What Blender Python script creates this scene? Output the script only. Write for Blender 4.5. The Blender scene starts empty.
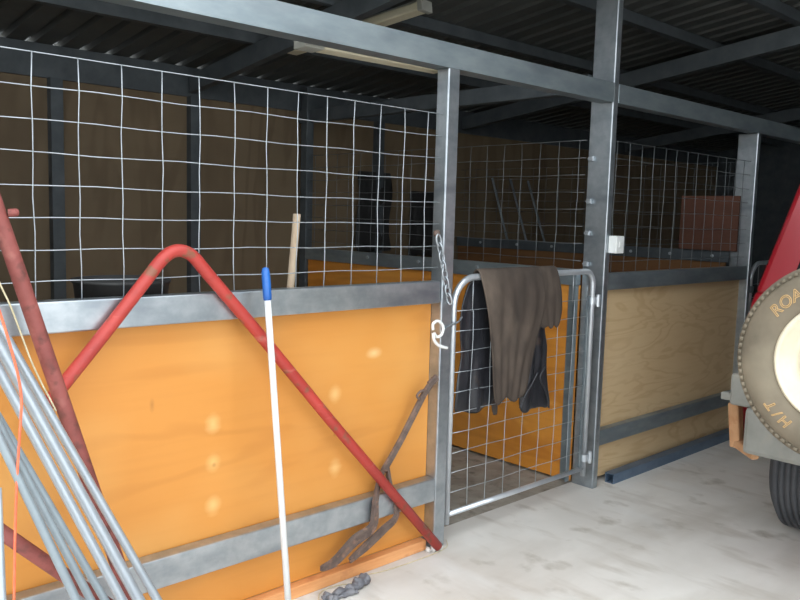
import bpy, bmesh, math, random
from mathutils import Vector, Matrix, noise
random.seed(7)
SC = bpy.context.scene
COL = SC.collection
PI = math.pi

# ------------------------------------------------------------------ camera
CAM = Vector((-2.5700645, -2.583507, 1.5920165))
RT = Vector((0.7296046812, -0.6833063333, 0.0277392145))
UP = Vector((0.0523542813, 0.0962527708, 0.9939790910))
FW = Vector((0.6818621843, 0.7237595312, -0.1060004842))
cd = bpy.data.cameras.new('camera'); cam = bpy.data.objects.new('camera', cd); COL.objects.link(cam)
cam.matrix_world = Matrix(((RT.x, UP.x, -FW.x, CAM.x), (RT.y, UP.y, -FW.y, CAM.y), (RT.z, UP.z, -FW.z, CAM.z), (0, 0, 0, 1)))
cd.sensor_width = 36; cd.lens = 36.0; cd.clip_start = .05; cd.clip_end = 300
SC.camera = cam

# ------------------------------------------------------------------ world, exposure
w = bpy.data.worlds.new('overcast_sky'); SC.world = w; w.use_nodes = True
bg = w.node_tree.nodes['Background']
bg.inputs['Color'].default_value = (.90, .96, 1.0, 1); bg.inputs['Strength'].default_value = 3.5
SC.view_settings.view_transform = 'Standard'; SC.view_settings.look = 'None'
SC.view_settings.exposure = 0.0; SC.view_settings.gamma = 1.0; SC.view_settings.use_curve_mapping = False


def at(px, py, axis, val):
    d = FW + RT * ((px - 400) / 800) - UP * ((py - 300) / 800)
    t = (val - CAM[axis]) / d[axis]
    return CAM + d * t


# ------------------------------------------------------------------ materials
def srgb(r, g, b):
    f = lambda c: (c / 12.92 if c <= .04045 else ((c + .055) / 1.055) ** 2.4)
    return (f(r / 255), f(g / 255), f(b / 255), 1)


def mat(name, c1, c2=None, scale=(6, 6, 6), rough=.6, metal=0., bump=0., detail=4, spots=None, coat=0., rough2=None, lo=.35, hi=.65, dist=0.):
    m = bpy.data.materials.new(name); m.use_nodes = True
    nt = m.node_tree; N = nt.nodes; L = nt.links
    b = N['Principled BSDF']
    b.inputs['Roughness'].default_value = rough; b.inputs['Metallic'].default_value = metal
    if coat: b.inputs['Coat Weight'].default_value = coat; b.inputs['Coat Roughness'].default_value = .15
    if c2 is None: c2 = tuple(x * .85 for x in c1[:3]) + (1,)
    tc = N.new('ShaderNodeTexCoord'); mp = N.new('ShaderNodeMapping'); mp.inputs['Scale'].default_value = scale
    L.new(tc.outputs['Object'], mp.inputs['Vector'])
    n = N.new('ShaderNodeTexNoise'); n.inputs['Scale'].default_value = 1; n.inputs['Detail'].default_value = detail
    n.inputs['Roughness'].default_value = .6; n.inputs['Distortion'].default_value = dist
    L.new(mp.outputs[0], n.inputs['Vector'])
    r = N.new('ShaderNodeValToRGB'); r.color_ramp.elements[0].position = lo; r.color_ramp.elements[1].position = hi
    r.color_ramp.elements[0].color = c1; r.color_ramp.elements[1].color = c2
    L.new(n.outputs['Fac'], r.inputs[0])
    out = r.outputs[0]
    for sp in (spots or []):
        col, sc, a, z = sp
        mp2 = N.new('ShaderNodeMapping'); mp2.inputs['Scale'].default_value = sc; mp2.inputs['Location'].default_value = (3.1, 1.7, 5.3)
        L.new(tc.outputs['Object'], mp2.inputs['Vector'])
        n2 = N.new('ShaderNodeTexNoise'); n2.inputs['Scale'].default_value = 1; n2.inputs['Detail'].default_value = 6
        L.new(mp2.outputs[0], n2.inputs['Vector'])
        r2 = N.new('ShaderNodeValToRGB'); r2.color_ramp.elements[0].position = a; r2.color_ramp.elements[1].position = z
        L.new(n2.outputs['Fac'], r2.inputs[0])
        mx = N.new('ShaderNodeMix'); mx.data_type = 'RGBA'
        L.new(r2.outputs[0], mx.inputs[0]); L.new(out, mx.inputs[6]); mx.inputs[7].default_value = col
        out = mx.outputs[2]
    L.new(out, b.inputs['Base Color'])
    if bump:
        bp = N.new('ShaderNodeBump'); bp.inputs['Strength'].default_value = bump; bp.inputs['Distance'].default_value = .01
        L.new(n.outputs['Fac'], bp.inputs['Height']); L.new(bp.outputs[0], b.inputs['Normal'])
    return m


def ply_mat(name, base, dark, pale, scale, knots=True, contrast=.5, rough=.5, rings=34, marks=()):
    """face of a plywood sheet: broad cathedral grain, fine fibres, pale knots"""
    m = bpy.data.materials.new(name); m.use_nodes = True
    nt = m.node_tree; N = nt.nodes; L = nt.links; b = N['Principled BSDF']
    b.inputs['Roughness'].default_value = rough
    tc = N.new('ShaderNodeTexCoord')
    def noise_(sc, det, dist, loc=(0, 0, 0)):
        mp = N.new('ShaderNodeMapping'); mp.inputs['Scale'].default_value = sc; mp.inputs['Location'].default_value = loc
        L.new(tc.outputs['Object'], mp.inputs['Vector'])
        n = N.new('ShaderNodeTexNoise'); n.inputs['Scale'].default_value = 1; n.inputs['Detail'].default_value = det; n.inputs['Distortion'].default_value = dist
        L.new(mp.outputs[0], n.inputs['Vector']); return n.outputs['Fac']
    def mixc(fac, a, c):
        mx = N.new('ShaderNodeMix'); mx.data_type = 'RGBA'
        L.new(fac, mx.inputs[0])
        if isinstance(a, tuple): mx.inputs[6].default_value = a
        else: L.new(a, mx.inputs[6])
        if isinstance(c, tuple): mx.inputs[7].default_value = c
        else: L.new(c, mx.inputs[7])
        return mx.outputs[2]
    def ramp(fac, a, z, hi=1.):
        r = N.new('ShaderNodeMapRange'); r.inputs[1].default_value = a; r.inputs[2].default_value = z; r.inputs[4].default_value = hi
        L.new(fac, r.inputs[0]); return r.outputs[0]
    # growth rings: a sine of a stretched noise
    g = noise_(scale, 3, .6)
    mu = N.new('ShaderNodeMath'); mu.operation = 'MULTIPLY'; mu.inputs[1].default_value = rings; L.new(g, mu.inputs[0])
    sn = N.new('ShaderNodeMath'); sn.operation = 'SINE'; L.new(mu.outputs[0], sn.inputs[0])
    c = mixc(ramp(sn.outputs[0], .2, 1., contrast), base, dark)
    f = noise_((scale[0] * 3, scale[1] * 3, scale[2] * 12), 5, 0, (4, 2, 1))
    c = mixc(ramp(f, .5, .75, contrast * .6), c, dark)
    bl = noise_((1.1, 1.1, 1.6), 3, 0, (7, 1, 3))
    c = mixc(ramp(bl, .45, .75, .6), c, pale)
    if knots:
        mp = N.new('ShaderNodeMapping'); mp.inputs['Scale'].default_value = (1.7, 1.7, 5.0); L.new(tc.outputs['Object'], mp.inputs['Vector'])
        vo = N.new('ShaderNodeTexVoronoi'); vo.inputs['Scale'].default_value = 1.5; L.new(mp.outputs[0], vo.inputs['Vector'])
        c = mixc(ramp(vo.outputs['Distance'], .17, .04, .55), c, pale)
        c = mixc(ramp(vo.outputs['Distance'], .035, .01, .8), c, dark)
    for p, r, k, col in marks:                                   # filled nail holes, knots and a scuff on the board
        vs = N.new('ShaderNodeVectorMath'); vs.operation = 'SUBTRACT'; vs.inputs[1].default_value = p; L.new(tc.outputs['Object'], vs.inputs[0])
        vm = N.new('ShaderNodeVectorMath'); vm.operation = 'MULTIPLY'; vm.inputs[1].default_value = (1, .2, k); L.new(vs.outputs[0], vm.inputs[0])
        vl = N.new('ShaderNodeVectorMath'); vl.operation = 'LENGTH'; L.new(vm.outputs[0], vl.inputs[0])
        ad = N.new('ShaderNodeMath'); ad.operation = 'MULTIPLY_ADD'; ad.inputs[1].default_value = r * 1.2; L.new(f, ad.inputs[0]); L.new(vl.outputs['Value'], ad.inputs[2])
        c = mixc(ramp(ad.outputs[0], r * 2.1, r * .7, .55), c, col)
    L.new(c, b.inputs['Base Color'])
    bp = N.new('ShaderNodeBump'); bp.inputs['Strength'].default_value = .08; bp.inputs['Distance'].default_value = .004
    L.new(f, bp.inputs['Height']); L.new(bp.outputs[0], b.inputs['Normal'])
    return m


M = {}
M['galv'] = mat('galvanised_steel', srgb(164, 172, 178), srgb(186, 192, 196), (14, 14, 14), .36, .85, spots=[(srgb(140, 148, 156), (3, 3, 9), .5, .75)])
M['galv_old'] = mat('weathered_galvanised', srgb(136, 148, 154), srgb(156, 166, 170), (4, 4, 12), .45, .68, spots=[(srgb(120, 128, 134), (2, 2, 7), .52, .8)])
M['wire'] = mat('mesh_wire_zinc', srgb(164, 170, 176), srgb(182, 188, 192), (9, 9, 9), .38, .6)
M['wire_shaded'] = mat('shaded_mesh_wire', srgb(104, 108, 110), srgb(122, 126, 128), (9, 9, 9), .5, .5)  # mesh wire with the shade of the right stall and divider put into its colour
M['tube'] = mat('gate_tube_zinc', srgb(196, 202, 208), srgb(212, 216, 220), (9, 9, 9), .3, .6)
M['dark_steel'] = mat('dull_dark_steel', srgb(74, 80, 84), srgb(88, 94, 98), (7, 7, 7), .6, .3)
M['channel'] = mat('blue_grey_channel_steel', srgb(86, 106, 128), srgb(104, 122, 142), (5, 5, 14), .45, .4, spots=[(srgb(120, 130, 138), (9, 9, 9), .6, .75)])
M['roof'] = mat('roof_sheet_underside', srgb(76, 79, 78), srgb(88, 90, 88), (3, 3, 3), .6, .25)
M['ply_o'] = ply_mat('varnished_orange_plywood', srgb(203, 136, 60), srgb(182, 116, 46), srgb(216, 164, 94), (.5, .5, 2.2), False, .35, .55, 34,
                     [(tuple(at(px, py, 1, .034) - Vector((-1.1, 0, 0))), r, k, cc) for px, py, r, k, cc in ((213, 424, .026, .8, srgb(236, 196, 130)), (213, 463, .024, .8, srgb(234, 190, 120)), (213, 505, .026, .8, srgb(236, 196, 130)), (214, 465, .008, 1, srgb(150, 96, 44)),
                      (335, 394, .026, .8, srgb(236, 196, 130)), (335, 468, .026, .8, srgb(236, 196, 130)), (335, 434, .008, 1, srgb(140, 90, 44)), (374, 353, .034, 1.8, srgb(240, 208, 150)), (152, 405, .008, .4, srgb(150, 96, 44)))])
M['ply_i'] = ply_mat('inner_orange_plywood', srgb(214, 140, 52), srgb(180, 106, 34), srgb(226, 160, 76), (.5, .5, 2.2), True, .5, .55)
M['ply_r'] = ply_mat('raw_pine_plywood', srgb(212, 184, 142), srgb(186, 150, 106), srgb(222, 196, 156), (1.0, 1.0, 4.6), False, .4, .7, 60)
M['ply_b'] = ply_mat('brown_wall_plywood', srgb(112, 96, 74), srgb(92, 76, 56), srgb(124, 106, 82), (2.0, 2.0, .4), False, .5, .75)
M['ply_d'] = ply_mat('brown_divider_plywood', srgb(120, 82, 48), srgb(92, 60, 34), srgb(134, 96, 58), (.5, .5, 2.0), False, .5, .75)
M['redboard'] = mat('red_brown_board', srgb(88, 54, 40), srgb(100, 62, 46), (3, 3, 9), .7)
M['timber'] = mat('orange_sawn_timber', srgb(206, 140, 86), srgb(222, 162, 108), (3, 12, 30), .75, bump=.2, spots=[(srgb(170, 104, 66), (5, 9, 9), .58, .7)])
M['stick'] = mat('pale_worn_wood', srgb(188, 170, 148), srgb(164, 142, 118), (20, 20, 3), .8)
M['concrete'] = mat('concrete_slab', srgb(220, 216, 210), srgb(206, 201, 194), (1.4, 1.4, 1.4), .85, bump=.15, detail=8,
                    spots=[(srgb(180, 172, 162), (.8, 2.2, 1), .5, .8), (srgb(158, 149, 136), (6, 5, 5), .6, .8), (srgb(186, 178, 168), (9, 2.5, 1), .55, .8), (srgb(222, 222, 220), (2.2, .9, 1), .55, .8)])
M['stallfloor'] = mat('sandy_stall_floor', srgb(172, 165, 154), srgb(146, 138, 127), (5, 5, 5), .95, bump=.5, detail=8, spots=[(srgb(122, 114, 104), (14, 14, 14), .55, .75)])
M['yard'] = mat('pale_gravel_yard', srgb(190, 186, 176), srgb(170, 166, 154), (4, 4, 4), .95, bump=.4, detail=8)
M['redtube'] = mat('red_painted_steel', srgb(180, 62, 54), srgb(160, 52, 46), (9, 9, 9), .5, spots=[(srgb(130, 78, 58), (16, 16, 16), .6, .68), (srgb(206, 120, 108), (7, 7, 22), .62, .8)])
M['maroon'] = mat('rusty_maroon_steel', srgb(142, 76, 70), srgb(122, 62, 56), (12, 12, 12), .65, bump=.15, spots=[(srgb(96, 54, 48), (22, 22, 22), .55, .7), (srgb(168, 108, 98), (9, 9, 9), .6, .8)])
M['rust'] = mat('rust_brown_iron', srgb(112, 96, 88), srgb(88, 74, 68), (18, 18, 18), .8, .1, bump=.4, spots=[(srgb(140, 108, 90), (30, 30, 30), .56, .7)])
M['white'] = mat('white_enamel', srgb(232, 234, 232), srgb(220, 222, 220), (6, 6, 6), .4)
M['fluoro'] = mat('fluorescent_diffuser', srgb(216, 210, 186), srgb(206, 198, 172), (5, 5, 5), .45)
M['fluoro_end'] = mat('fitting_end_cap', srgb(168, 168, 160), srgb(150, 150, 142), (5, 5, 5), .5)
M['blue'] = mat('blue_plastic_grip', srgb(38, 100, 176), srgb(30, 86, 160), (9, 9, 9), .4)
M['pole'] = mat('white_coated_pole', srgb(226, 228, 228), srgb(210, 212, 212), (6, 6, 6), .35, .1)
M['pipe'] = mat('grey_conduit_pipe', srgb(178, 186, 192), srgb(160, 168, 176), (5, 5, 5), .4, .45)
M['pipe_b'] = mat('dull_grey_pipe', srgb(146, 156, 162), srgb(128, 138, 144), (5, 5, 5), .5, .3)
M['orange'] = mat('orange_cord', srgb(240, 118, 84), srgb(226, 100, 68), (30, 30, 30), .6)
M['cream'] = mat('cream_twine', srgb(206, 194, 162), srgb(184, 170, 138), (40, 40, 40), .8)
M['suede'] = mat('dark_brown_suede', srgb(72, 61, 53), srgb(54, 46, 40), (7, 7, 4), .9, bump=.4, detail=6, spots=[(srgb(92, 80, 70), (5, 5, 3), .55, .75)])
M['leather'] = mat('black_leather', srgb(44, 45, 49), srgb(34, 34, 38), (10, 10, 10), .28, bump=.3, spots=[(srgb(70, 58, 52), (7, 7, 7), .62, .75)])
M['black'] = mat('black_rubber', srgb(34, 34, 34), srgb(44, 44, 44), (8, 8, 8), .6)
M['tyre'] = mat('dusty_tyre_rubber', srgb(116, 106, 90), srgb(98, 90, 76), (6, 6, 6), .85, bump=.15, spots=[(srgb(132, 122, 104), (3, 3, 3), .5, .75)])
M['tyre_b'] = mat('road_tyre_rubber', srgb(58, 60, 64), srgb(70, 71, 74), (9, 9, 9), .75)
M['letter'] = mat('tan_raised_lettering', srgb(190, 156, 108), srgb(176, 142, 94), (20, 20, 20), .7)
M['rim'] = mat('cream_white_wheel', srgb(214, 206, 184), srgb(204, 194, 170), (7, 7, 7), .35)
M['carred'] = mat('red_car_paint', srgb(134, 16, 28), srgb(124, 13, 24), (2, 2, 2), .3, coat=.6)
M['glass'] = mat('dark_car_glass', srgb(26, 30, 32), srgb(22, 26, 28), (2, 2, 2), .08)
M['bumper'] = mat('dusty_grey_bumper', srgb(134, 134, 128), srgb(118, 118, 112), (6, 6, 6), .7, spots=[(srgb(150, 140, 122), (4, 4, 4), .55, .75)])
M['rustcap'] = mat('bare_timber_block', srgb(182, 142, 104), srgb(152, 110, 76), (7, 7, 3), .85, bump=.3, spots=[(srgb(136, 88, 54), (9, 9, 9), .58, .72)])
M['tail'] = mat('red_lens', srgb(150, 20, 16), srgb(130, 16, 12), (9, 9, 9), .2)
M['rag'] = mat('grey_rag', srgb(128, 128, 132), srgb(98, 98, 104), (24, 24, 24), .9, bump=.5)


# ------------------------------------------------------------------ mesh helpers
class MB:
    def __init__(s): s.bm = bmesh.new()

    def box(s, x0, x1, y0, y1, z0, z1, bev=0.):
        tmp = bmesh.new(); bmesh.ops.create_cube(tmp, size=1)
        for v in tmp.verts:
            v.co = Vector((x0 + (v.co.x + .5) * (x1 - x0), y0 + (v.co.y + .5) * (y1 - y0), z0 + (v.co.z + .5) * (z1 - z0)))
        if bev: bmesh.ops.bevel(tmp, geom=tmp.edges[:], offset=bev, segments=2, profile=.5, affect='EDGES')
        return s.merge(tmp)

    def merge(s, tmp, mx=None):
        if mx is not None: tmp.transform(mx)
        me = bpy.data.meshes.new('t'); tmp.to_mesh(me); tmp.free()
        s.bm.from_mesh(me); bpy.data.meshes.remove(me); return s

    def bar(s, p0, p1, wd, ht, bev=0., up=(0, 0, 1)):
        p0, p1 = Vector(p0), Vector(p1); d = (p1 - p0); ln = d.length; d.normalize()
        u = Vector(up)
        if abs(d.dot(u)) > .98: u = Vector((0, 1, 0))
        sx = d.cross(u).normalized(); uz = sx.cross(d)
        tmp = bmesh.new(); bmesh.ops.create_cube(tmp, size=1)
        for v in tmp.verts: v.co = Vector((v.co.x * wd, v.co.y * ln, v.co.z * ht))
        if bev: bmesh.ops.bevel(tmp, geom=tmp.edges[:], offset=bev, segments=2, profile=.5, affect='EDGES')
        c = (p0 + p1) / 2
        return s.merge(tmp, Matrix(((sx.x, d.x, uz.x, c.x), (sx.y, d.y, uz.y, c.y), (sx.z, d.z, uz.z, c.z), (0, 0, 0, 1))))

    def tube(s, pts, r, seg=8, closed=False, hollow=0.):
        pts = [Vector(p) for p in pts]; n = len(pts); bm = s.bm
        rr = r if isinstance(r, (list, tuple)) else [r] * n
        tans = []
        for i in range(n):
            a = pts[i - 1] if (i > 0 or closed) else pts[0]
            b = pts[(i + 1) % n] if (i < n - 1 or closed) else pts[-1]
            tans.append((b - a).normalized())
        u = tans[0].orthogonal().normalized(); rings = []
        for i in range(n):
            t = tans[i]; u = (u - t * u.dot(t)).normalized(); v = t.cross(u)
            rings.append([bm.verts.new(pts[i] + (u * math.cos(2 * PI * k / seg) + v * math.sin(2 * PI * k / seg)) * rr[i]) for k in range(seg)])
        rng = range(n if closed else n - 1)
        for i in rng:
            A, B = rings[i], rings[(i + 1) % n]
            for k in range(seg): bm.faces.new((A[k], A[(k + 1) % seg], B[(k + 1) % seg], B[k]))
        if not closed:
            for ring, t, p in ((rings[0], -tans[0], pts[0]), (rings[-1], tans[-1], pts[-1])):
                if hollow:
                    ri = rr[0] - hollow
                    inner = [bm.verts.new(p + (v.co - p) * (ri / rr[0])) for v in ring]
                    deep = [bm.verts.new(v.co - t * .12) for v in inner]
                    for k in range(seg):
                        k2 = (k + 1) % seg
                        bm.faces.new((ring[k], ring[k2], inner[k2], inner[k])); bm.faces.new((inner[k], inner[k2], deep[k2], deep[k]))
                    bm.faces.new(deep)
                else: bm.faces.new(ring)
        return s

    def lathe(s, prof, c, axis, seg=48, closed=False):
        """prof: list of (radius, distance along axis)"""
        ax = Vector(axis).normalized(); u = ax.orthogonal().normalized(); v = ax.cross(u); c = Vector(c); rings = []
        for r, h in prof:
            rings.append([s.bm.verts.new(c + ax * h + (u * math.cos(2 * PI * k / seg) + v * math.sin(2 * PI * k / seg)) * max(r, 1e-4)) for k in range(seg)])
        m = len(prof)
        for i in range(m if closed else m - 1):
            A, B = rings[i], rings[(i + 1) % m]
            for k in range(seg): s.bm.faces.new((A[k], A[(k + 1) % seg], B[(k + 1) % seg], B[k]))
        return s

    def build(s, name, m, parent=None, smooth=False, base=None, **kw):
        bm = s.bm
        bmesh.ops.recalc_face_normals(bm, faces=bm.faces[:])
        if parent is not None:
            root = parent
            while root.parent: root = root.parent
            o0 = root.location.copy()
        elif base is not None: o0 = Vector(base)
        else:
            xs = [v.co for v in bm.verts]
            o0 = Vector(((min(c.x for c in xs) + max(c.x for c in xs)) / 2, (min(c.y for c in xs) + max(c.y for c in xs)) / 2, min(c.z for c in xs)))
        for v in bm.verts: v.co -= o0
        me = bpy.data.meshes.new(name); bm.to_mesh(me); bm.free()
        o = bpy.data.objects.new(name, me); COL.objects.link(o)
        me.materials.append(m)
        if parent is not None: o.parent = parent
        else: o.location = o0
        if smooth:
            for p in me.polygons: p.use_smooth = True
        return o


def tag(o, label, cat, group=None, kind=None):
    o['label'] = label; o['category'] = cat
    if group: o['group'] = group
    if kind: o['kind'] = kind
    return o


def struct(o, label, cat): return tag(o, label, cat, kind='structure')


def thing(name, loc, label, cat, group=None):
    o = bpy.data.objects.new(name, None); COL.objects.link(o); o.location = loc; o.empty_display_size = .1
    return tag(o, label, cat, group)


def smooth_pts(pts, k=6):
    P = [Vector(p) for p in pts]; P = [P[0]] + P + [P[-1]]; out = []
    for i in range(1, len(P) - 2):
        for j in range(k):
            t = j / k; a, b, c, d = P[i - 1], P[i], P[i + 1], P[i + 2]
            out.append(.5 * ((2 * b) + (c - a) * t + (2 * a - 5 * b + 4 * c - d) * t * t + (3 * b - a - 3 * c + d) * t ** 3))
    out.append(P[-2]); return out


def solid(o, th, off=0., sub=0):
    m = o.modifiers.new('thick', 'SOLIDIFY'); m.thickness = th; m.offset = off
    if sub:
        s2 = o.modifiers.new('sub', 'SUBSURF'); s2.levels = sub; s2.render_levels = sub
    return o


# ------------------------------------------------------------------ the setting
ROOF_K = .13
RX0, RX1, RY0, RY1 = -2.6, 9.0, -6.0, 3.06
def roof_z(y): return 2.64 + ROOF_K * (2.95 - y)

b = MB(); b.box(-2.9, 10, -7, .13, -.15, 0)
struct(b.build('floor', M['concrete'], base=(0, 0, 0)), 'pale grey concrete slab of the shed aisle', 'floor')
b = MB(); b.box(-2.9, 10, .13, 3.2, -.15, 0)
struct(b.build('floor_stalls', M['stallfloor'], base=(0, 0, 0)), 'dirty grey floor inside the stalls behind the gate', 'floor')
b = MB(); b.box(-40, -2.9, -40, 40, -.16, -.01)
struct(b.build('floor_yard', M['yard'], base=(0, 0, 0)), 'pale open yard outside the shed', 'ground')

# corrugated roof: trapezoid ribs running front to back
AX0, AY = .55, -.30                                       # the aisle roof starts at AX0; left of it only the stalls are roofed
b = MB(); pitch = .175
for xs, ya, yb_ in ((RX0, AY, RY1), (RX0 + pitch * 18, RY0, AY)):
    prof = []; x = xs
    while x < RX1:
        prof += [(x, 0), (x + .115, 0), (x + .13, .03), (x + .16, .03)]; x += pitch
    va = [b.bm.verts.new((px, ya, roof_z(ya) + dz)) for px, dz in prof]
    vb = [b.bm.verts.new((px, yb_, roof_z(yb_) + dz)) for px, dz in prof]
    for i in range(len(prof) - 1): b.bm.faces.new((va[i], va[i + 1], vb[i + 1], vb[i]))
bmesh.ops.remove_doubles(b.bm, verts=b.bm.verts[:], dist=.0005)
o = b.build('ceiling', M['roof'], base=(0, 0, 0)); solid(o, .002, 1.)
struct(o, 'dark corrugated iron roof over stalls and aisle', 'roof')

b = MB(); b.box(RX0, RX1, 2.955, 2.99, 0, 2.42)
struct(b.build('wall_back', M['ply_b'], base=(0, 0, 0)), 'brown plywood lining of the back wall behind the stalls', 'wall')
b = MB(); b.box(RX0, RX1, 2.93, 3.0, 2.42, 2.634)
struct(b.build('trim_1', M['dark_steel'], base=(0, 0, 0)), 'dark steel girt along the top of the back wall', 'trim')
b = MB(); b.box(RX1, RX1 + .05, RY0, 3.05, 0, 4.2)
struct(b.build('wall_right', M['dark_steel'], base=(0, 0, 0)), 'dark sheet steel wall at the far end of the shed', 'wall')
b = MB(); b.box(1.0, RX1, RY0 - .05, RY0, 0, 4.2)
struct(b.build('wall_front', M['dark_steel'], base=(0, 0, 0)), 'dark sheet steel wall across the aisle from the stalls', 'wall')

for x, l in ((-.56, 'first dark steel stud on the back wall, seen through the left mesh'),
             (.45, 'second dark steel stud on the back wall, behind the red bent bar'),
             (2.3, 'dark steel stud on the back wall beyond the orange divider'),):
    b = MB(); b.box(x - .04, x + .04, 2.89, 2.955, 0, 2.42)
    tag(b.build('wall_stud', M['dark_steel']), l, 'post', 'studs on the back wall')

yy = [2.05, 1.23, .40, -.27, -1.25, -2.07, -2.9, -3.7, -4.5, -5.3]
for i, y in enumerate(yy):
    z = roof_z(y)
    b = MB(); b.box(RX0 if y > -.4 else .56, RX1, y - .03, y + .03, z - .075, z - .004)
    tag(b.build('roof_purlin', M['dark_steel']), 'dark steel purlin under the corrugated roof, row %s the back wall' % (['nearest to', 'second from', 'third from', 'fourth from', 'fifth from', 'sixth from', 'seventh from', 'eighth from', 'ninth from', 'farthest from'][i]), 'purlin', 'roof purlins')
for x, l in ((-2.5, 'dark roof rafter at the open left end of the shed'), (.43, 'dark roof rafter above the left stall'), (3.4, 'dark sloping rafter right of the tall centre post, above the right stall'), (6.4, 'dark roof rafter deep in the shed')):
    ye = RY0 + .1 if x > .6 else -.24
    b = MB(); b.bar((x, 2.9, roof_z(2.9) - .14), (x, ye, roof_z(ye) - .14), .06, .125)
    tag(b.build('roof_rafter', M['dark_steel']), l, 'rafter', 'roof rafters')

# ------------------------------------------------------------------ steel posts and beams
def post(x0, x1, y0, y1, z1, label, m='galv'):
    b = MB(); b.box(x0, x1, y0, y1, 0, z1, .006)
    return tag(b.build('steel_post', M[m]), label, 'post', 'galvanised stall posts')

post(.10, .175, -.03, .045, 2.257, 'short galvanised post left of the gate, under the beam')
post(1.45, 1.50, -.03, .12, 3.0, 'tall galvanised post right of the gate, rising past the beam')
post(3.385, 3.435, -.03, .12, 2.257, 'galvanised post at the right end of the pale plywood panel')
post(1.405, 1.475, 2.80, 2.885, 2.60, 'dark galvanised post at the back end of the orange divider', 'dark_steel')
post(-2.45, -2.375, -.03, .045, 2.257, 'galvanised post at the left end of the orange panel')
post(6.40, 6.45, -.03, .12, 2.257, 'galvanised post deep in the shed')

b = MB(); b.box(-2.6, 1.449, -.03, -.024, 2.257, 2.365); b.box(-2.6, 1.449, -.024, .06, 2.359, 2.365); b.box(-2.6, 1.449, -.024, .06, 2.257, 2.263); b.box(-2.6, 1.449, .054, .06, 2.263, 2.28)
tag(b.build('steel_beam', M['galv_old']), 'long galvanised beam across the top from left edge to the tall post', 'beam')
b = MB(); b.box(1.501, 8.95, -.03, .05, 2.257, 2.365, .004)
tag(b.build('steel_beam', M['galv_old']), 'galvanised beam right of the tall post, running into the dark', 'beam')
b = MB(); b.bar((1.46, .13, 2.375), (1.46, 2.95, 2.375), .07, .1, .004)
tag(b.build('tie_beam', M['dark_steel']), 'dull steel tie beam from tall post to back wall above the orange divider', 'beam')


# ------------------------------------------------------------------ partitions
def wire_mesh(b, p0, du, length, zs, off_u, r=.0019, seed=0, pitch=.1415):
    """welded mesh standing in the vertical plane through p0 along du"""
    rnd = random.Random(seed); du = Vector(du); nrm = Vector((du.y, -du.x, 0)); p0 = Vector(p0)
    z0, z1 = zs[0], zs[-1]; u = off_u
    while u <= length + 1e-6:
        n = 7; ph = rnd.random() * 6; am = .0022
        b.tube([p0 + du * (u + am * math.sin(ph + i * 2.3)) + nrm * (.0035 + .003 * math.sin(ph * 2 + i)) + Vector((0, 0, z0 + (z1 - z0) * i / n)) for i in range(n + 1)], r, 6)
        u += pitch
    for z in zs[1:]:
        n = max(4, int(length / .14)); ph = rnd.random() * 6
        b.tube([p0 + du * (length * i / n) + nrm * -.001 + Vector((0, 0, z + (.0025 * math.sin(ph + i * 1.7) if z < z1 else 0))) for i in range(n + 1)], r, 6)
    return b

ZT = 2.052
rows = [1.285] + [ZT - .1 * k for k in range(7, -1, -1)]

t = thing('stall_partition', (-1.1, 0, 0), 'left stall front with orange plywood board, galvanised rails and wire mesh above', 'partition')
b = MB(); b.box(-2.38, .098, .034, .05, .05, 1.25); b.build('plywood_board', M['ply_o'], t)
b = MB(); b.box(-2.372, .092, -.03, .03, 1.19, 1.292, .005); b.build('top_rail', M['galv'], t)
b = MB(); b.box(-2.372, .099, -.03, .03, .24, .352, .005); b.build('lower_rail', M['galv'], t)
b = MB(); wire_mesh(b, (-2.37, 0, 0), (1, 0, 0), 2.468, rows, 2.37 - .1415 * 16, seed=3); b.build('wire_mesh', M['wire'], t, True)

b = MB(); b.box(-2.37, .07, -.012, .034, 0, .05, .004)
tag(b.build('timber_sill', M['timber']), 'orange timber sill on the concrete below the left orange board', 'sill')

t = thing('stall_partition', (2.4, 0, 0), 'right stall front with pale raw plywood board, dark rails and wire mesh above', 'partition')
b = MB(); b.box(1.501, 3.384, .034, .05, .03, 1.25); b.build('plywood_board', M['ply_r'], t)
b = MB(); b.box(1.501, 3.384, -.02, .03, 1.185, 1.285, .005); b.build('top_rail', M['galv_old'], t)
b = MB(); b.box(1.501, 3.384, -.02, .03, .25, .345, .005); b.build('lower_rail', M['galv_old'], t)
b = MB(); wire_mesh(b, (1.5, .01, 0), (1, 0, 0), 1.885, rows, .07, seed=5); b.build('wire_mesh', M['wire_shaded'], t, True)

# open-ended steel channel on the ground
b = MB()
b.box(1.63, 3.385, -.06, -.054, 0, .062); b.box(1.63, 3.385, -.006, 0, 0, .062); b.box(1.63, 3.385, -.054, -.006, .056, .062); b.box(1.63, 3.385, -.054, -.006, 0, .005)
b.box(1.72, 3.38, -.05, -.01, .008, .05)
tag(b.build('box_channel', M['channel']), 'blue grey steel box channel lying on the concrete before the pale board', 'channel')

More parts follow.
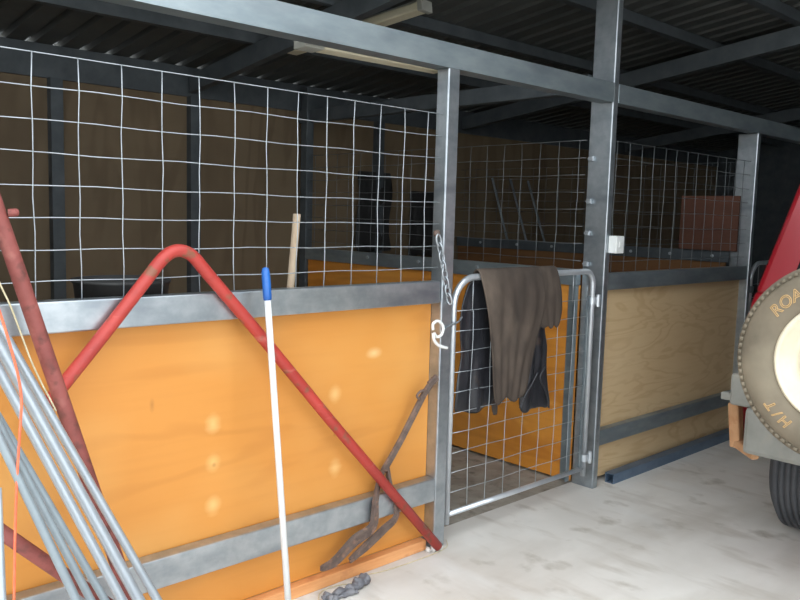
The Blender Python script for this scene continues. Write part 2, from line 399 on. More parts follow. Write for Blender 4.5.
zt_rows = [1.30] + [ZT - .1 * k for k in range(7, -1, -1)]
t = thing('stall_divider', (1.44, 1.5, 0), 'orange plywood divider between the two stalls, mesh on top, running to the back', 'partition')
b = MB(); b.box(1.43, 1.448, .125, 2.79, .015, 1.205); b.build('plywood_board', M['ply_i'], t)
b = MB(); b.box(1.40, 1.448, .125, 2.798, 1.205, 1.30, .004); b.build('top_rail', M['galv_old'], t)
b = MB(); b.box(1.395, 1.429, .125, .131, .015, 1.204); b.box(1.424, 1.429, .131, .19, .015, 1.204); b.build('end_angle', M['galv_old'], t)
b = MB(); wire_mesh(b, (1.435, .125, 0), (0, 1, 0), 2.67, zt_rows, .05, seed=8); b.build('wire_mesh', M['wire_shaded'], t, True)
for y in (.35, .9, 1.45, 2.0):
    b = MB(); b.lathe([(0, .0), (.013, .0), (.013, .008), (0, .010)], (1.399, y, 1.265), (-1, 0, 0), 10); b.build('bolt_head', M['wire'], t)

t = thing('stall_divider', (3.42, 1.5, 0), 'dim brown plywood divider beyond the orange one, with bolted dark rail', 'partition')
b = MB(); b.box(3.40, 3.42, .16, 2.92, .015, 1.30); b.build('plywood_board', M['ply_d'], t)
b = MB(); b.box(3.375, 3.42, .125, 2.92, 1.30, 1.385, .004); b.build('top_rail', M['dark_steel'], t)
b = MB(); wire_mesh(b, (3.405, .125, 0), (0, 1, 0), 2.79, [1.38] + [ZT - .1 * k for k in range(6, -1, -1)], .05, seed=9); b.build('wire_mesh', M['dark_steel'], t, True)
for y in (.25, .6, .95, 1.35, 1.75, 2.15, 2.6):
    b = MB(); b.lathe([(0, .0), (.012, .0), (.012, .008), (0, .010)], (3.374, y, 1.345), (-1, 0, 0), 10); b.build('bolt_head', M['wire'], t)

b = MB(); b.box(3.35, 3.371, .06, .52, 1.387, 1.80, .003)
tag(b.build('board', M['redboard']), 'red brown board on the far divider, seen through mesh left of the end post', 'board')

b = MB(); b.box(-2.45, -2.43, .06, 2.9, .0, 2.35)
struct(b.build('wall_left', M['ply_b'], base=(0, 0, 0)), 'brown plywood wall closing the left stall', 'wall')

# ------------------------------------------------------------------ gates
def make_gate(x0, x1, label, hinge=True, seed=1):
    t = thing('stall_gate', ((x0 + x1) / 2, 0, 0), label, 'gate', 'hoop topped stall gates')
    r = .0165; zt, zb = 1.30, .09; c = .14
    pts = [(x0, 0, zb)]
    for k in range(0, 9):
        a = PI - k * PI / 16; pts.append((x0 + c + c * math.cos(a), 0, zt - c + c * math.sin(a)))
    for k in range(0, 9):
        a = PI / 2 - k * PI / 16; pts.append((x1 - c * .55 + c * .55 * math.cos(a), 0, zt - c * .55 + c * .55 * math.sin(a)))
    pts.append((x1, 0, zb))
    b = MB(); b.tube(pts, r, 14, hollow=.003); b.build('frame', M['tube'], t, True)
    b = MB(); b.tube([(x0 + r, 0, .135), (x1 - r, 0, .135)], .014, 12); b.build('bottom_bar', M['tube'], t, True)
    b = MB(); wire_mesh(b, (x0, .0, 0), (1, 0, 0), x1 - x0, [.135] + [.24 + .1 * k for k in range(10)], .14, seed=seed)
    for u in (x0 + .14 * k for k in range(1, int((x1 - x0) / .1415) + 1)):
        b.tube([(u, .003, 1.13), (u, .003, 1.295 if x0 + .1 < u < x1 - .06 else 1.22)], .0026, 6)
    b.build('wire_mesh', M['wire'], t, True)
    return t

g = make_gate(.215, 1.385, 'small galvanised hoop gate with wire mesh, dark coat hung over its top')
for z in (.20, 1.13):
    b = MB(); b.box(1.372, 1.449, -.012, .012, z - .018, z + .018, .003); b.tube([(1.42, -.018, z - .035), (1.42, -.018, z + .035)], .013, 12)
    b.lathe([(.024, -.02), (.024, .02)], (1.387, 0, z), (0, 0, 1), 16); b.build('hinge', M['tube'], g)
b = MB(); b.box(1.335, 1.362, -.004, .006, .14, 1.16); b.build('stile_strip', M['galv_old'], g)
g2 = make_gate(3.50, 4.75, 'second hoop gate in shadow past the end post, partly behind the red car', seed=4)
b = MB(); b.box(3.436, 3.50, -.01, .01, 1.09, 1.125); b.lathe([(.03, -.025), (.03, .025)], (3.495, 0, 1.105), (0, 0, 1), 14); b.build('hinge', M['dark_steel'], g2)

# chain and snap hook holding the gate to the short post
def chain_pts():
    a = at(438, 236, 1, -.045); d = at(450, 303, 1, -.045)
    return [Vector(a), Vector(d)]
a, d = chain_pts()
t = thing('gate_chain', a, 'short bright chain hung from the post left of the gate', 'chain')
n = 8
for i in range(n):
    p = a.lerp(d, (i + .5) / n); dr = (d - a).normalized(); sd = Vector((0, 1, 0)) if i % 2 else dr.cross(Vector((0, 1, 0)))
    hl, hw = (d - a).length / n * .70, .015
    pts = [p + dr * (hl * math.cos(2 * PI * k / 12)) + sd * (hw * math.sin(2 * PI * k / 12)) for k in range(12)]
    b = MB(); b.tube(pts, .0045, 6, closed=True); b.build('chain_link', M['wire'], t, True)
b = MB(); b.lathe([(0, 0), (.016, 0), (.016, .014), (0, .018)], (a.x, -.03, a.z + .012), (0, -1, 0), 12); b.build('screw_eye', M['rust'], t)

h0 = at(437, 328, 1, -.06)
t = thing('snap_hook', h0, 'white snap hook on wire latching the gate to the short post', 'hook')
b = MB(); P = [at(q[0], q[1], 1, -.06) for q in ((433, 330), (433, 324), (438, 321), (443, 326), (442, 334), (437, 337), (434, 333))]
b.tube(smooth_pts(P, 4), .007, 8); b.build('ring', M['white'], t, True)
b = MB(); P = [at(q[0], q[1], 1, -.06) for q in ((433, 333), (434, 340), (438, 345), (443, 347), (447, 348))]
b.tube(smooth_pts(P, 4), .0075, 8); b.build('hook', M['white'], t, True)
b = MB(); P = [at(442, 331, 1, -.055), at(450, 326, 1, -.03), at(458, 322, 1, -.012), at(461, 318, 1, .0)]
b.tube(smooth_pts(P, 4), .0045, 6); b.tube([p + Vector((.003, -.006, .006)) for p in smooth_pts(P, 4)], .003, 6); b.build('wire_tie', M['wire'], t, True)

for z in (1.945, 1.70, 1.515, 1.335):
    q = at(593 - (1.945 - z) * 14, 300, 1, .10)
    b = MB(); b.box(1.428, 1.4495, .075, .105, z - .014, z + .014, .003); b.tube([(1.436, .09, z), (1.436, .112, z)], .004, 6)
    tag(b.build('mesh_clip', M['wire']), 'small bright clip on the tall post, %s of four down its edge' % {1.945: 'topmost', 1.70: 'second', 1.515: 'third', 1.335: 'lowest'}[z], 'clip', 'mesh clips on the tall post')

# white box on the tall post
t = thing('switch_box', (1.52, -.04, 1.41), 'small white box fixed to the right side of the tall post', 'box')
b = MB(); b.box(1.475, 1.555, -.085, -.031, 1.405, 1.505, .004); b.build('case', M['white'], t)
b = MB(); b.box(1.50, 1.53, -.09, -.085, 1.44, 1.47, .002); b.build('rocker', M['white'], t)

# ------------------------------------------------------------------ fluorescent fittings
t = thing('fluorescent_light', (-.3, .1, 2.19), 'unlit fluorescent batten under the long beam beside the short post', 'light', 'fluorescent battens')
fl, fr = at(319, 44.5, 1, .17), at(440, 67.5, 1, .10); fd = (fl - fr).normalized()
b = MB(); b.bar(fl, fr, .09, .052, .01); b.build('diffuser', M['fluoro'], t)
b = MB(); b.bar(fl + fd * .001, fl + fd * .095, .095, .058, .004); b.build('end_cap', M['fluoro_end'], t)
t = thing('fluorescent_light', (.93, 1.6, 2.73), 'unlit fluorescent batten hung under the roof behind the long beam', 'light', 'fluorescent battens')
def on_roof(px, py, drop):
    d = FW + RT * ((px - 400) / 800) - UP * ((py - 300) / 800); n_ = Vector((0, ROOF_K, 1))
    return CAM + d * ((Vector((0, 2.95, 2.64 - drop)) - CAM).dot(n_) / d.dot(n_))
q0, q1 = on_roof(423, 7, .115), on_roof(372, 24, .115)
fd = (q1 - q0).normalized(); q2 = q0 + fd * 1.1
b = MB(); b.bar(q0, q2, .10, .05, .01); b.build('diffuser', M['fluoro'], t)
b = MB(); b.bar(q0 - fd * .03, q0 + fd * .005, .105, .065, .004); b.build('end_cap', M['fluoro_end'], t)
b = MB(); b.bar(q0 + Vector((0, 0, .03)), q2 + Vector((0, 0, .03)), .06, .016); b.build('channel', M['fluoro_end'], t)

# ------------------------------------------------------------------ things leaning on the left panel
def foot_on(x0, y0, slope, yw):
    lo, hi = 560, 1400
    for _ in range(60):
        mid = (lo + hi) / 2
        if at(x0 + slope * (mid - y0), mid, 1, yw).z > 0: lo = mid
        else: hi = mid
    f = at(x0 + slope * (lo - y0), lo, 1, yw); f.z = .003
    return f

# bent red bar
yb = -.058
P = [at(438, 545, 1, yb)]; P[0].z = .024
for q in ((330, 420), (265, 341), (213, 280), (203, 268), (196, 259.5), (189, 253.5), (180, 250.5), (171, 252.5), (163, 258.5), (155, 268), (146, 280), (100, 339), (47, 405)): P.append(at(q[0], q[1], 1, yb))
t = tag(MB().tube(P[:1] + smooth_pts(P[1:], 5), .0225, 14, hollow=.003).build('bent_bar', M['redtube'], smooth=True), 'bright red steel bar bent to a peak, leaning on the orange board', 'bar')

# thick maroon tube with its brace
p0 = foot_on(97, 500, .335, -.25); p1 = at(29.5, 306, 1, -.145)
t = thing('steel_prop', (p0.x, p0.y, 0), 'thick rusty maroon tube leaning at the far left edge', 'tube')
b = MB(); b.tube([p0 + (p1 - p0) * k / 8 for k in range(15)], .0235, 16, hollow=.004); b.build('tube', M['maroon'], t, True)
q = at(8, 213, 1, -.135); b = MB(); b.lathe([(0, 0), (.012, 0), (.012, .022), (.008, .028), (0, .03)], q - Vector((.0, 0, 0)), (.9, -.3, .1), 12); b.build('lug', M['maroon'], t)
pa = at(-45, 500, 1, -.23); pb = at(118, 612, 1, -.235)
b = MB(); b.tube([pa, (pa + pb) / 2, pb], .021, 12, hollow=.003); b.build('brace', M['maroon'], t, True)

# bundle of pipes
lab = {0: 'outermost bright grey pipe of the bundle, on its right edge', 1: 'wide pale pipe beside the right edge of the bundle', 2: 'bright pipe in the middle of the leaning bundle',
       3: 'dull pipe just left of the gap in the bundle', 4: 'dull pipe second from the left of the bundle', 5: 'lowest dull pipe of the bundle at its left', 6: 'thin grey pipe upright at the left edge of the photo',
       7: 'slim dark pipe tucked behind the bright pipes'}
lines = [((42, 400), (157, 600), .0132, 'pipe', -.02), ((29, 400), (138.5, 600), .0168, 'pipe', -.055), ((14.5, 400), (121.5, 600), .0140, 'pipe', -.095),
         ((-12, 400), (104.5, 600), .0112, 'pipe_b', -.13), ((-14, 400), (90.5, 600), .0112, 'pipe_b', -.165), ((-19, 400), (76, 600), .0120, 'pipe_b', -.20),
         ((-5, 430), (2, 600), .010, 'pipe', -.28)]
for i, (A, B, r, m, oy) in enumerate(lines):
    sl = (B[0] - A[0]) / (B[1] - A[1])
    foot = foot_on(B[0], B[1], sl, -.40 + oy)
    top = at(A[0] + sl * (200 - A[1]), 200, 1, -.10 + oy * .8)
    top = foot + (top - foot) * (1.1 if i < 6 else .55)
    o = MB().tube([foot + (top - foot) * k / 4 for k in range(5)], r, 12, hollow=.002).build('conduit_pipe', M[m], smooth=True)
    tag(o, lab[i], 'pipe', 'bundle of leaning grey pipes')

# orange cord and cream twine
P = [at(q[0], q[1], 1, -.42) for q in ((-6, 296), (3, 322), (12, 352), (19, 380), (21.5, 402), (20, 430), (17.5, 470), (15.5, 520), (14.5, 570), (14, 620), (15, 680), (16, 740))]
tag(MB().tube(smooth_pts(P, 4), .0035, 8).build('cord', M['orange'], smooth=True), 'orange cord hanging in front of the grey pipes', 'cord')
P = [at(q[0], q[1], 1, -.235) for q in ((-8, 262), (0, 284), (10, 305), (20, 331), (30, 358), (40, 380), (50, 399), (56, 411))]
tag(MB().tube(smooth_pts(P, 4), .0026, 6).build('twine', M['cream'], smooth=True), 'cream twine trailing past the maroon tube', 'twine')

# white pole with blue grip
top = at(265.3, 267, 1, -.115); foot = foot_on(288, 600, .068, -.24)
t = thing('broom_pole', foot, 'white pole with a blue grip leaning upright on the orange board', 'pole')
g0 = foot + (top - foot) * .912
b = MB(); b.tube([foot, foot + (top - foot) * .5, g0], .0125, 12); b.build('shaft', M['pole'], t, True)
dr = (top - foot).normalized()
b = MB(); b.lathe([(0.0124, 0), (.0155, .003), (.0165, .02), (.0155, (top - g0).length - .02), (.012, (top - g0).length - .004), (0, (top - g0).length)], g0, dr, 16); b.build('grip', M['blue'], t, True)
b = MB(); b.lathe([(.0125, .05), (.015, .05), (.0155, .0), (0, .0)], foot, dr, 14); b.build('ferrule', M['pole'], t, True)

# dogleg pair of rusty iron arms
def yi(z): return -.065 - .1 * max(0, .5 - z)
def ip(px, py, y): return at(px, py, 1, y)
t = thing('iron_bracket', (-.3, -.1, .0), 'rusty dogleg iron bracket with two arms beside the short post', 'bracket')
b = MB(); P = [ip(434, 379, -.046), ip(424, 394, -.040), ip(412, 418, -.030), ip(401, 440, -.022), ip(391, 458, -.014), ip(384, 470, -.009)]
for i in range(len(P) - 1): b.bar(P[i] + (P[i] - P[i + 1]) * .03, P[i + 1] + (P[i + 1] - P[i]) * .03, .031, .016, .004, up=(0, 1, 0))
b.bar(ip(437, 377, -.046), ip(429, 385, -.046), .032, .018, .004, up=(0, 1, 0)); b.build('handle', M['rust'], t)
b = MB(); b.tube(smooth_pts([ip(426, 391, -.045), ip(421, 391, -.05), ip(417, 396, -.05), ip(420, 400, -.045)], 4), .006, 8); b.build('hook', M['rust'], t, True)
def arm(pts, wds):
    b = MB(); Q = smooth_pts(pts, 5); n = len(Q)
    W = [wds[min(len(wds) - 1, int(i / 5))] * (1 - (i % 5) / 5) + wds[min(len(wds) - 1, int(i / 5) + 1)] * ((i % 5) / 5) for i in range(n)]
    bm = b.bm; R_ = []
    for i in range(n):
        d_ = (Q[min(n - 1, i + 1)] - Q[max(0, i - 1)]).normalized(); sd = d_.cross(Vector((0, 1, 0))).normalized(); w2 = W[i] / 2; f = Vector((0, -1, 0))
        sec = [(-w2, 0), (w2, 0), (w2, .007), (-w2 * .5, .007), (-w2 * .7, .02), (-w2, .02)]
        R_.append([bm.verts.new(Q[i] + sd * a_ + f * (c_ - .007)) for a_, c_ in sec])
    for i in range(n - 1):
        for k in range(6): bm.faces.new((R_[i][k], R_[i][(k + 1) % 6], R_[i + 1][(k + 1) % 6], R_[i + 1][k]))
    bm.faces.new(R_[0]); bm.faces.new(R_[-1])
    return b
arm([ip(386, 466, -.009), ip(380, 480, -.009), ip(376, 502, -.045), ip(373, 527, -.045), ip(355, 541, -.045), ip(335, 562, -.05), ip(321, 569, -.055)], [.028, .030, .034, .050, .056, .046, .022]).build('arm', M['rust'], t)
arm([ip(387, 464, -.0), ip(391, 488, -.008), ip(397, 515, -.042), ip(384, 530, -.044), ip(366, 547, -.044), ip(350, 561, -.05)], [.024, .026, .032, .042, .044, .026]).build('arm', M['rust'], t)

# ------------------------------------------------------------------ clothes on the gate
def sheet(rowsF, depth_f, rowsB=None, nu=14, folds=5., amp=.012, seed=0, y0=-.026, top=1.338, ybk=.026):
    """cloth hung over the gate's top bar. rowsF: (z, xl, xr) from the bar down on the near side; rowsB the same for the far side"""
    bm = bmesh.new(); grid = []
    seq = []
    if rowsB:
        for z, xl, xr in reversed(rowsB): seq.append((z, xl, xr, ybk, 1))
    z, xl, xr = rowsF[0]
    if rowsB: seq.append((top - .006, xl, xr, .018, 0))
    seq.append((top, xl, xr, 0, 0))
    if rowsB: seq.append((top - .006, xl, xr, -.018, 0))
    for z, xl, xr in rowsF: seq.append((z, xl, xr, y0, -1))
    for j, (z, xl, xr, y, s) in enumerate(seq):
        row = []
        drop = max(0, top - z)
        for i in range(nu + 1):
            u = i / nu; x_ = xl + (xr - xl) * u
            k = min(1, drop / .15)
            f = math.sin(u * folds * 2 * PI + seed + drop * 2.5) * .6 + noise.noise(Vector((u * 5 + seed, z * 6, seed))) * .9
            zz = z + (noise.noise(Vector((u * 4, seed * 3., 1))) * .03 if j in (0, len(seq) - 1) else 0) * (1 if s else 0)
            row.append(bm.verts.new((x_ + noise.noise(Vector((z * 7, seed, u))) * .012, y + s * (abs(f) * amp * k + depth_f * k), zz)))
        grid.append(row)
    for j in range(len(grid) - 1):
        for i in range(nu): bm.faces.new((grid[j][i], grid[j][i + 1], grid[j + 1][i + 1], grid[j + 1][i]))
    b = MB(); b.bm.free(); b.bm = bm
    return b

def rows_px(lst, y): return [(at(l, yp, 1, y).z, at(l, yp, 1, y).x, at(r, yp, 1, y).x) for yp, l, r in lst]
t = thing('coat', (.75, 0, .7), 'dark brown suede coat slung over the top of the gate', 'coat')
F = rows_px([(281, 484, 545), (295, 486, 546), (315, 489, 545), (335, 491, 540), (355, 492, 535), (375, 493, 531), (392, 494, 528), (404, 496, 524)], -.05)
B_ = [(1.28, F[0][1], F[0][2]), (1.2, F[0][1], F[0][2]), (1.08, F[0][1] + .04, F[0][2])]
o = sheet(F, .012, B_, nu=20, folds=2.6, amp=.022, seed=1.3).build('body', M['suede'], t, True); solid(o, .012, 0, 1)
F = rows_px([(281, 534, 562), (295, 534, 563), (310, 535, 563), (322, 537, 562), (329, 543, 560)], -.05)
B_ = [(1.28, F[0][1], F[0][2]), (1.18, F[0][1], F[0][2])]
o = sheet(F, .008, B_, nu=14, folds=1.6, amp=.018, seed=4.1).build('sleeve', M['suede'], t, True); solid(o, .012, 0, 1)

t = thing('leather_chap', (.4, .04, .8), 'black leather chap hanging inside the gate, left of the brown coat', 'chaps', 'pair of black leather chaps')
F = rows_px([(284, 466, 482), (292, 463, 487), (305, 457, 492), (320, 454, 495), (340, 456, 494), (358, 458, 493), (375, 453, 491), (395, 450, 491), (416, 449, 490)], .045)
o = sheet(F, .0, None, nu=12, folds=1.2, amp=.03, seed=2.2, y0=.03, top=1.29).build('leg_panel', M['leather'], t, True); solid(o, .01, 0, 1)
F = rows_px([(330, 488, 494), (352, 489, 495), (372, 488, 495), (392, 488, 496), (416, 491, 496)], .03)
o = sheet([(F[0][0] + .03, F[0][1], F[0][2])] + F, 0, None, nu=4, folds=1, amp=.01, seed=5, y0=.022, top=F[0][0] + .05).build('strap', M['suede'], t, True); solid(o, .008, 0, 1)
b = MB(); p = at(476, 283, 1, .02); b.tube([(p.x - .02, .0, 1.30), (p.x - .012, .028, 1.275), (p.x, .03, 1.25)], .009, 8); b.tube([(p.x + .02, .0, 1.30), (p.x + .012, .028, 1.275), (p.x, .03, 1.25)], .009, 8); b.build('hanging_loop', M['leather'], t, True)

t = thing('leather_chap', (.95, .0, .8), 'black leather chap showing below the right side of the brown coat', 'chaps', 'pair of black leather chaps')
F = rows_px([(284, 530, 548), (320, 526, 543), (335, 524, 544), (348, 527, 549), (362, 527, 545), (376, 524, 544), (392, 520, 547), (404, 517, 550), (413, 520, 550)], -.03)
o = sheet(F, .0, None, nu=12, folds=1.5, amp=.028, seed=7.7, y0=-.024, top=1.312).build('leg_panel', M['leather'], t, True); solid(o, .01, 0, 1)
b = MB(); b.tube(smooth_pts([at(q[0], q[1], 1, -.066) for q in ((538, 372), (532, 384), (524, 398), (520, 408))], 4), .006, 8); b.tube(smooth_pts([at(q[0], q[1], 1, -.066) for q in ((546, 366), (540, 378), (546, 392), (549, 408))], 4), .005, 8); b.build('strap', M['leather'], t, True)

# ------------------------------------------------------------------ inside the stalls
b = MB(); c = (-1.33, .2, 1.0)
b.lathe([(0, 0), (.13, 0), (.165, .32), (.172, .325), (.172, .335), (.16, .335), (.126, .012), (0, .012)], c, (0, 0, 1), 36)
tag(b.build('feed_bin', M['black'], smooth=True), 'black rubber feed bin hung behind the left mesh, only its rim above the rail', 'bin')
p1 = at(297, 214, 1, .25); p0 = at(287, 325, 1, .30); p0 = p1 + (p0 - p1) * (p1.z / (p1.z - p0.z))
tag(MB().tube([p0, (p0 + p1) / 2, p1], .0165, 12).build('rake_handle', M['stick'], smooth=True), 'pale wooden handle standing inside the left stall behind the mesh', 'handle')

# dark tack hanging on the back wall
for i, (xa, xb, z0, z1, l) in enumerate(((2.05, 2.45, 1.25, 1.95, 'black horse rug hung on the back wall of the right stall, dimly seen through mesh'), (2.7, 3.05, 1.2, 1.8, 'second black horse rug on the back wall, nearer the brown divider'))):
    b = sheet([(z1 - k * (z1 - z0) / 7, xa - .02 * k / 7, xb + .03 * math.sin(k)) for k in range(8)], .0, None, nu=10, folds=2.3, amp=.05, seed=i * 3. + 1, y0=2.92, top=z1 + .02)
    for v in b.bm.verts: v.co.y = min(v.co.y, 2.925) if v.co.y > 1 else 2.91
    o = b.build('horse_rug', M['black'], smooth=True); solid(o, .015, 0, 1); tag(o, l, 'rug', 'horse rugs in the right stall')
for i, (xa, xb, l) in enumerate(((3.9, 4.15, 'thin grey pole leaning at the back, left of a pair'), (4.2, 4.5, 'thin grey pole leaning at the back, middle one'), (4.5, 4.85, 'thin grey pole leaning at the back, rightmost one'))):
    tag(MB().tube([(xb, 2.4, .0), (xa, 2.93, 2.0)], .012, 8).build('pole', M['pipe_b'], smooth=True), l, 'pole', 'poles at the back wall')

# ------------------------------------------------------------------ on the concrete
pts = []
t = thing('rag', at(345, 588, 2, 0), 'grey twisted rag on the concrete in front of the sill', 'rag')
P = [at(q[0], q[1], 2, h) for q, h in (((322, 597), .012), ((334, 594), .02), ((344, 590), .022), ((352, 587), .02), ((361, 582), .022), ((366, 579), .016))]
PP = smooth_pts(P, 8); b = MB(); b.tube(PP, [.010 + .012 * (k / len(PP)) + .006 * math.sin(k * .7) for k in range(len(PP))], 16)
for v in b.bm.verts: v.co += Vector((noise.noise(v.co * 45), noise.noise(v.co * 45 + Vector((9, 0, 0))), .6 * noise.noise(v.co * 45 + Vector((0, 9, 0))))) * .016; v.co.z = max(.001, v.co.z)
b.build('cloth', M['rag'], t, True)
P = [at(q[0], q[1], 2, .012) for q in ((328, 600), (338, 597), (349, 593), (357, 591))]
PP = smooth_pts(P, 8); b = MB(); b.tube(PP, [.012 + .004 * math.sin(k * .5) for k in range(len(PP))], 12)
for v in b.bm.verts: v.co += Vector((noise.noise(v.co * 50), noise.noise(v.co * 50 + Vector((9, 0, 0))), .4 * noise.noise(v.co * 50 + Vector((0, 9, 0))))) * .014; v.co.z = max(.001, v.co.z)
b.build('fold', M['rag'], t, True)
P = [at(q[0], q[1], 2, .004) for q in ((320, 606), (319, 595), (326, 589), (340, 585), (352, 583), (362, 576), (380, 572), (400, 566), (420, 559), (438, 552), (447, 546), (446, 540))]
tag(MB().tube(smooth_pts(P, 5), .0022, 6).build('twine', M['cream'], smooth=True), 'thin cream twine on the concrete from rag to foot of red bar', 'twine')
b = MB(); p = at(432, 548, 2, 0)
for k in range(3):
    c = Vector((.06 + k * .03, -.035 - .006 * k, .012)); tmp = bmesh.new(); bmesh.ops.create_icosphere(tmp, subdivisions=2, radius=.014 + .003 * k)
    for v in tmp.verts: v.co *= 1 + .3 * noise.noise(v.co * 60 + Vector((k, 0, 0)))
    b.merge(tmp, Matrix.Translation(c))
tag(b.build('mortar_lump', M['concrete'], smooth=True), 'small pale crumbs of mortar at the foot of the short post', 'rubble')

# ------------------------------------------------------------------ the car
CX, CYL, CYR = .98, -1.02, -2.64
car = thing('car', (2.6, (CYL + CYR) / 2, 0), 'red four wheel drive parked in the aisle, spare wheel on its back', 'car')
ym = (CYL + CYR) / 2
def side_poly():
    P = [(CX + .16, .52), (CX + .16, .75), (CX + .20, 1.22), (CX + .25, 1.29), (3.35, 1.27), (4.75, 1.16), (4.85, .95), (4.85, .55)]
    arcs = []
    for cx in (4.25, 1.85):
        arcs += [(cx + .46 * math.cos(a), .40 + .46 * math.sin(a)) for a in [math.radians(12 + k * 13) for k in range(13)]]
    return P + arcs
bm = bmesh.new(); P = side_poly()
la = [bm.verts.new((x_, CYL + .035, z)) for x_, z in P]; lb = [bm.verts.new((x_, CYR, z)) for x_, z in P]
bm.faces.new(la); bm.faces.new(list(reversed(lb)))
for i in range(len(P)): bm.faces.new((la[i], la[(i + 1) % len(P)], lb[(i + 1) % len(P)], lb[i]))
b = MB(); b.bm.free(); b.bm = bm
o = b.build('body', M['carred'], car)
bv = o.modifiers.new('bev', 'BEVEL'); bv.width = .035; bv.segments = 3; bv.limit_method = 'ANGLE'; bv.angle_limit = math.radians(40)
def frustum(xb0, xb1, xt0, xt1, inb, z0, z1):
    bm = bmesh.new()
    q = [(xb0, CYL + .025, z0), (xb1, CYL + .025, z0), (xb1, CYR + .03, z0), (xb0, CYR + .03, z0), (xt0, CYL + .04 - inb, z1), (xt1, CYL + .04 - inb, z1), (xt1, CYR + inb, z1), (xt0, CYR + inb, z1)]
    v = [bm.verts.new(p) for p in q]
    for f in ((0, 1, 2, 3), (4, 5, 6, 7), (0, 1, 5, 4), (1, 2, 6, 5), (2, 3, 7, 6), (3, 0, 4, 7)): bm.faces.new([v[i] for i in f])
    b = MB(); b.bm.free(); b.bm = bm; return b, [Vector(p) for p in q]
b, q = frustum(CX + .22, 3.35, CX + .42, 2.75, .13, 1.27, 1.88)
o = b.build('cabin', M['carred'], car); bv = o.modifiers.new('bev', 'BEVEL'); bv.width = .03; bv.segments = 3
def pane(name, quad, m, parent=car, out=.004, inset=.12):
    c = sum(quad, Vector()) / 4; n = (quad[1] - quad[0]).cross(quad[3] - quad[0]).normalized()
    if n.dot(c - Vector((2.2, ym, 1.5))) < 0: n = -n
    qq = [p.lerp(c, inset) + n * out for p in quad]; bm = bmesh.new(); a_ = [bm.verts.new(p) for p in qq]; d_ = [bm.verts.new(p - n * .01) for p in qq]
    bm.faces.new(a_); bm.faces.new(d_)
    for i in range(4): bm.faces.new((a_[i], a_[(i + 1) % 4], d_[(i + 1) % 4], d_[i]))
    b = MB(); b.bm.free(); b.bm = bm; return b.build(name, m, parent)
pane('rear_window', [q[3], q[0], q[4], q[7]], M['glass'], inset=.2)
pane('windscreen', [q[1], q[2], q[6], q[5]], M['glass'])
pane('side_window', [q[0], q[1], q[5], q[4]], M['glass'], inset=.16)
pane('side_window', [q[2], q[3], q[7], q[6]], M['glass'], inset=.16)

b = MB(); b.box(CX - .02, CX + .14, CYR + .12, CYL - .075, .57, .78, .02); b.build('bumper', M['bumper'], car)
b = MB(); b.bar((CX + .08, CYL + .01, .775), (CX + .11, CYL + .0, .56), .055, .05, .008); b.bar((CX + .10, CYL + .0, .58), (CX + .04, CYL - .12, .555), .04, .04, .008)
b.build('bumper_end', M['rustcap'], car)
b = MB(); b.box(CX - .0, CX + .06, CYL - .12, CYL + .005, .775, .92, .012); b.box(CX + .01, CX + .05, CYL - .02, CYL + .05, .79, .825, .006); b.build('corner_bracket', M['bumper'], car)
for y0 in (CYL - .12, CYR + .03):
    b = MB(); b.box(CX + .04, CX + .07, y0, y0 + .09, .95, 1.2, .01); b.build('tail_light', M['tail'], car)

def tyre_prof(R, ri, w_, tread=True):
    """closed section: radius, distance along axle (outer face at 0, inner at w_)"""
    h = R - ri
    P = [(ri, .03), (ri + .02, .016), (ri + h * .30, .004), (ri + h * .5, 0), (ri + h * .72, .006), (R - .03, .018), (R - .012, .03)]
    tr = []
    n = 5; a = .034; wz = w_ - 2 * a
    for k in range(n):
        s0 = a + wz * k / n; s1 = a + wz * (k + 1) / n
        tr += [(R, s0 + .005), (R, s1 - .005)] + ([(R - .011, s1 - .004), (R - .011, s1 + .004)] if k < n - 1 else [])
    P += tr
    P += [(R - .012, w_ - .03), (R - .03, w_ - .018), (ri + h * .72, w_ - .006), (ri + h * .5, w_), (ri + .02, w_ - .016), (ri, w_ - .03)]
    return P
def rim_prof(ri, w_, d=.0):
    return [(ri + .012, .022), (ri + .014, .012), (ri + .004, .010), (ri - .006, .02), (ri - .012, .04), (ri - .03, .05), (ri - .034, .062), (ri - .06, .066), (ri - .07, .05), (ri - .10, .045), (ri - .115, .058), (.055, .062), (.05, .03), (.04, .024), (0.0, .022)]
def wheel(name, c, axis, R, ri, w_, m, lugs=False, label=None):
    b = MB(); b.lathe(tyre_prof(R, ri, w_), c, axis, 72, closed=True)
    ax = Vector(axis).normalized(); u = ax.orthogonal().normalized(); v = ax.cross(u); c = Vector(c)
    if lugs:
        for k in range(88):
            a = 2 * PI * k / 88
            for s0, s1 in ((.014, .06), (w_ - .06, w_ - .014)):
                rd = u * math.cos(a) + v * math.sin(a)
                b.bar(c + rd * (R - .0195) + ax * s0, c + rd * (R - .009) + ax * s1, .016, .012, 0, up=rd)
    o = b.build(name, m, car, True)
    r = MB(); r.lathe(rim_prof(ri, w_), c, axis, 64); r.lathe([(ri + .0, .04), (ri - .02, w_ - .04), (ri + .005, w_ - .02)], c, axis, 48); r.build('rim', M['rim'], o, True)
    for k in range(5):
        a = 2 * PI * k / 5; p = c + (u * math.cos(a) + v * math.sin(a)) * .085
        h = MB(); h.lathe([(0, .03), (.010, .03), (.011, .062)], p, axis, 6); h.build('wheel_nut', M['tube'], o)
    return o
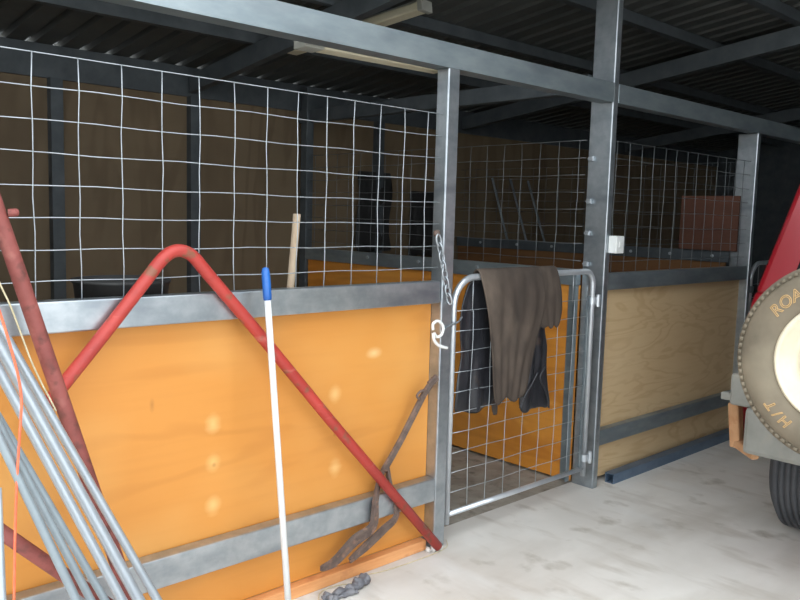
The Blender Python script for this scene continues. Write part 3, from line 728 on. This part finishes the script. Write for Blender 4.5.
for cx in (1.85, 4.25):
    wheel('wheel', (cx, CYL + .02, .37), (0, -1, 0), .37, .20, .22, M['tyre_b']); wheel('wheel', (cx, CYR - .03, .37), (0, 1, 0), .37, .20, .22, M['tyre_b'])
SPC = Vector((.55, -1.59, 1.09)); SR = .382
sp = wheel('spare_wheel', SPC, (1, 0, 0), SR, .215, .235, M['tyre'], lugs=True)
b = MB(); b.tube([(SPC.x + .06, SPC.y, SPC.z), (CX + .075, SPC.y, SPC.z)], .05, 12); b.bar((CX + .05, SPC.y - .2, SPC.z), (CX + .05, SPC.y + .2, SPC.z), .04, .12); b.build('spare_carrier', M['black'], car)

# raised outline lettering round the sidewall
def letters(text, ang0, step, rad, size):
    out = MB()
    for i, ch in enumerate(text):
        cu = bpy.data.curves.new('ltr', 'FONT'); cu.body = ch; cu.size = size; cu.align_x = 'CENTER'; cu.fill_mode = 'NONE'; cu.bevel_depth = .0017; cu.bevel_resolution = 1; cu.shear = .15
        ob = bpy.data.objects.new('ltr', cu); COL.objects.link(ob)
        bpy.context.view_layer.update(); dg = bpy.context.evaluated_depsgraph_get()
        me = bpy.data.meshes.new_from_object(ob.evaluated_get(dg))
        tmp = bmesh.new(); tmp.from_mesh(me); bpy.data.objects.remove(ob); bpy.data.curves.remove(cu); bpy.data.meshes.remove(me)
        a = math.radians(ang0 + i * step)
        # letter frame: right along the clockwise tangent, up outward, facing -x ; viewer's right is -y
        outw = Vector((0, -math.sin(a), math.cos(a))); tan = Vector((0, -math.cos(a), -math.sin(a)))
        base = SPC + outw * (rad - size * .35) + Vector((-.0035, 0, 0)) + Vector((.004, 0, 0))
        nz = Vector((-1, 0, 0))
        out.merge(tmp, Matrix(((tan.x, outw.x, nz.x, base.x), (tan.y, outw.y, nz.y, base.y), (tan.z, outw.z, nz.z, base.z), (0, 0, 0, 1))))
    return out
letters('ROAD', -52, 9.2, .293, .062).build('lettering', M['letter'], sp)
letters('H/T', -146, 7.5, .293, .055).build('lettering', M['letter'], sp)
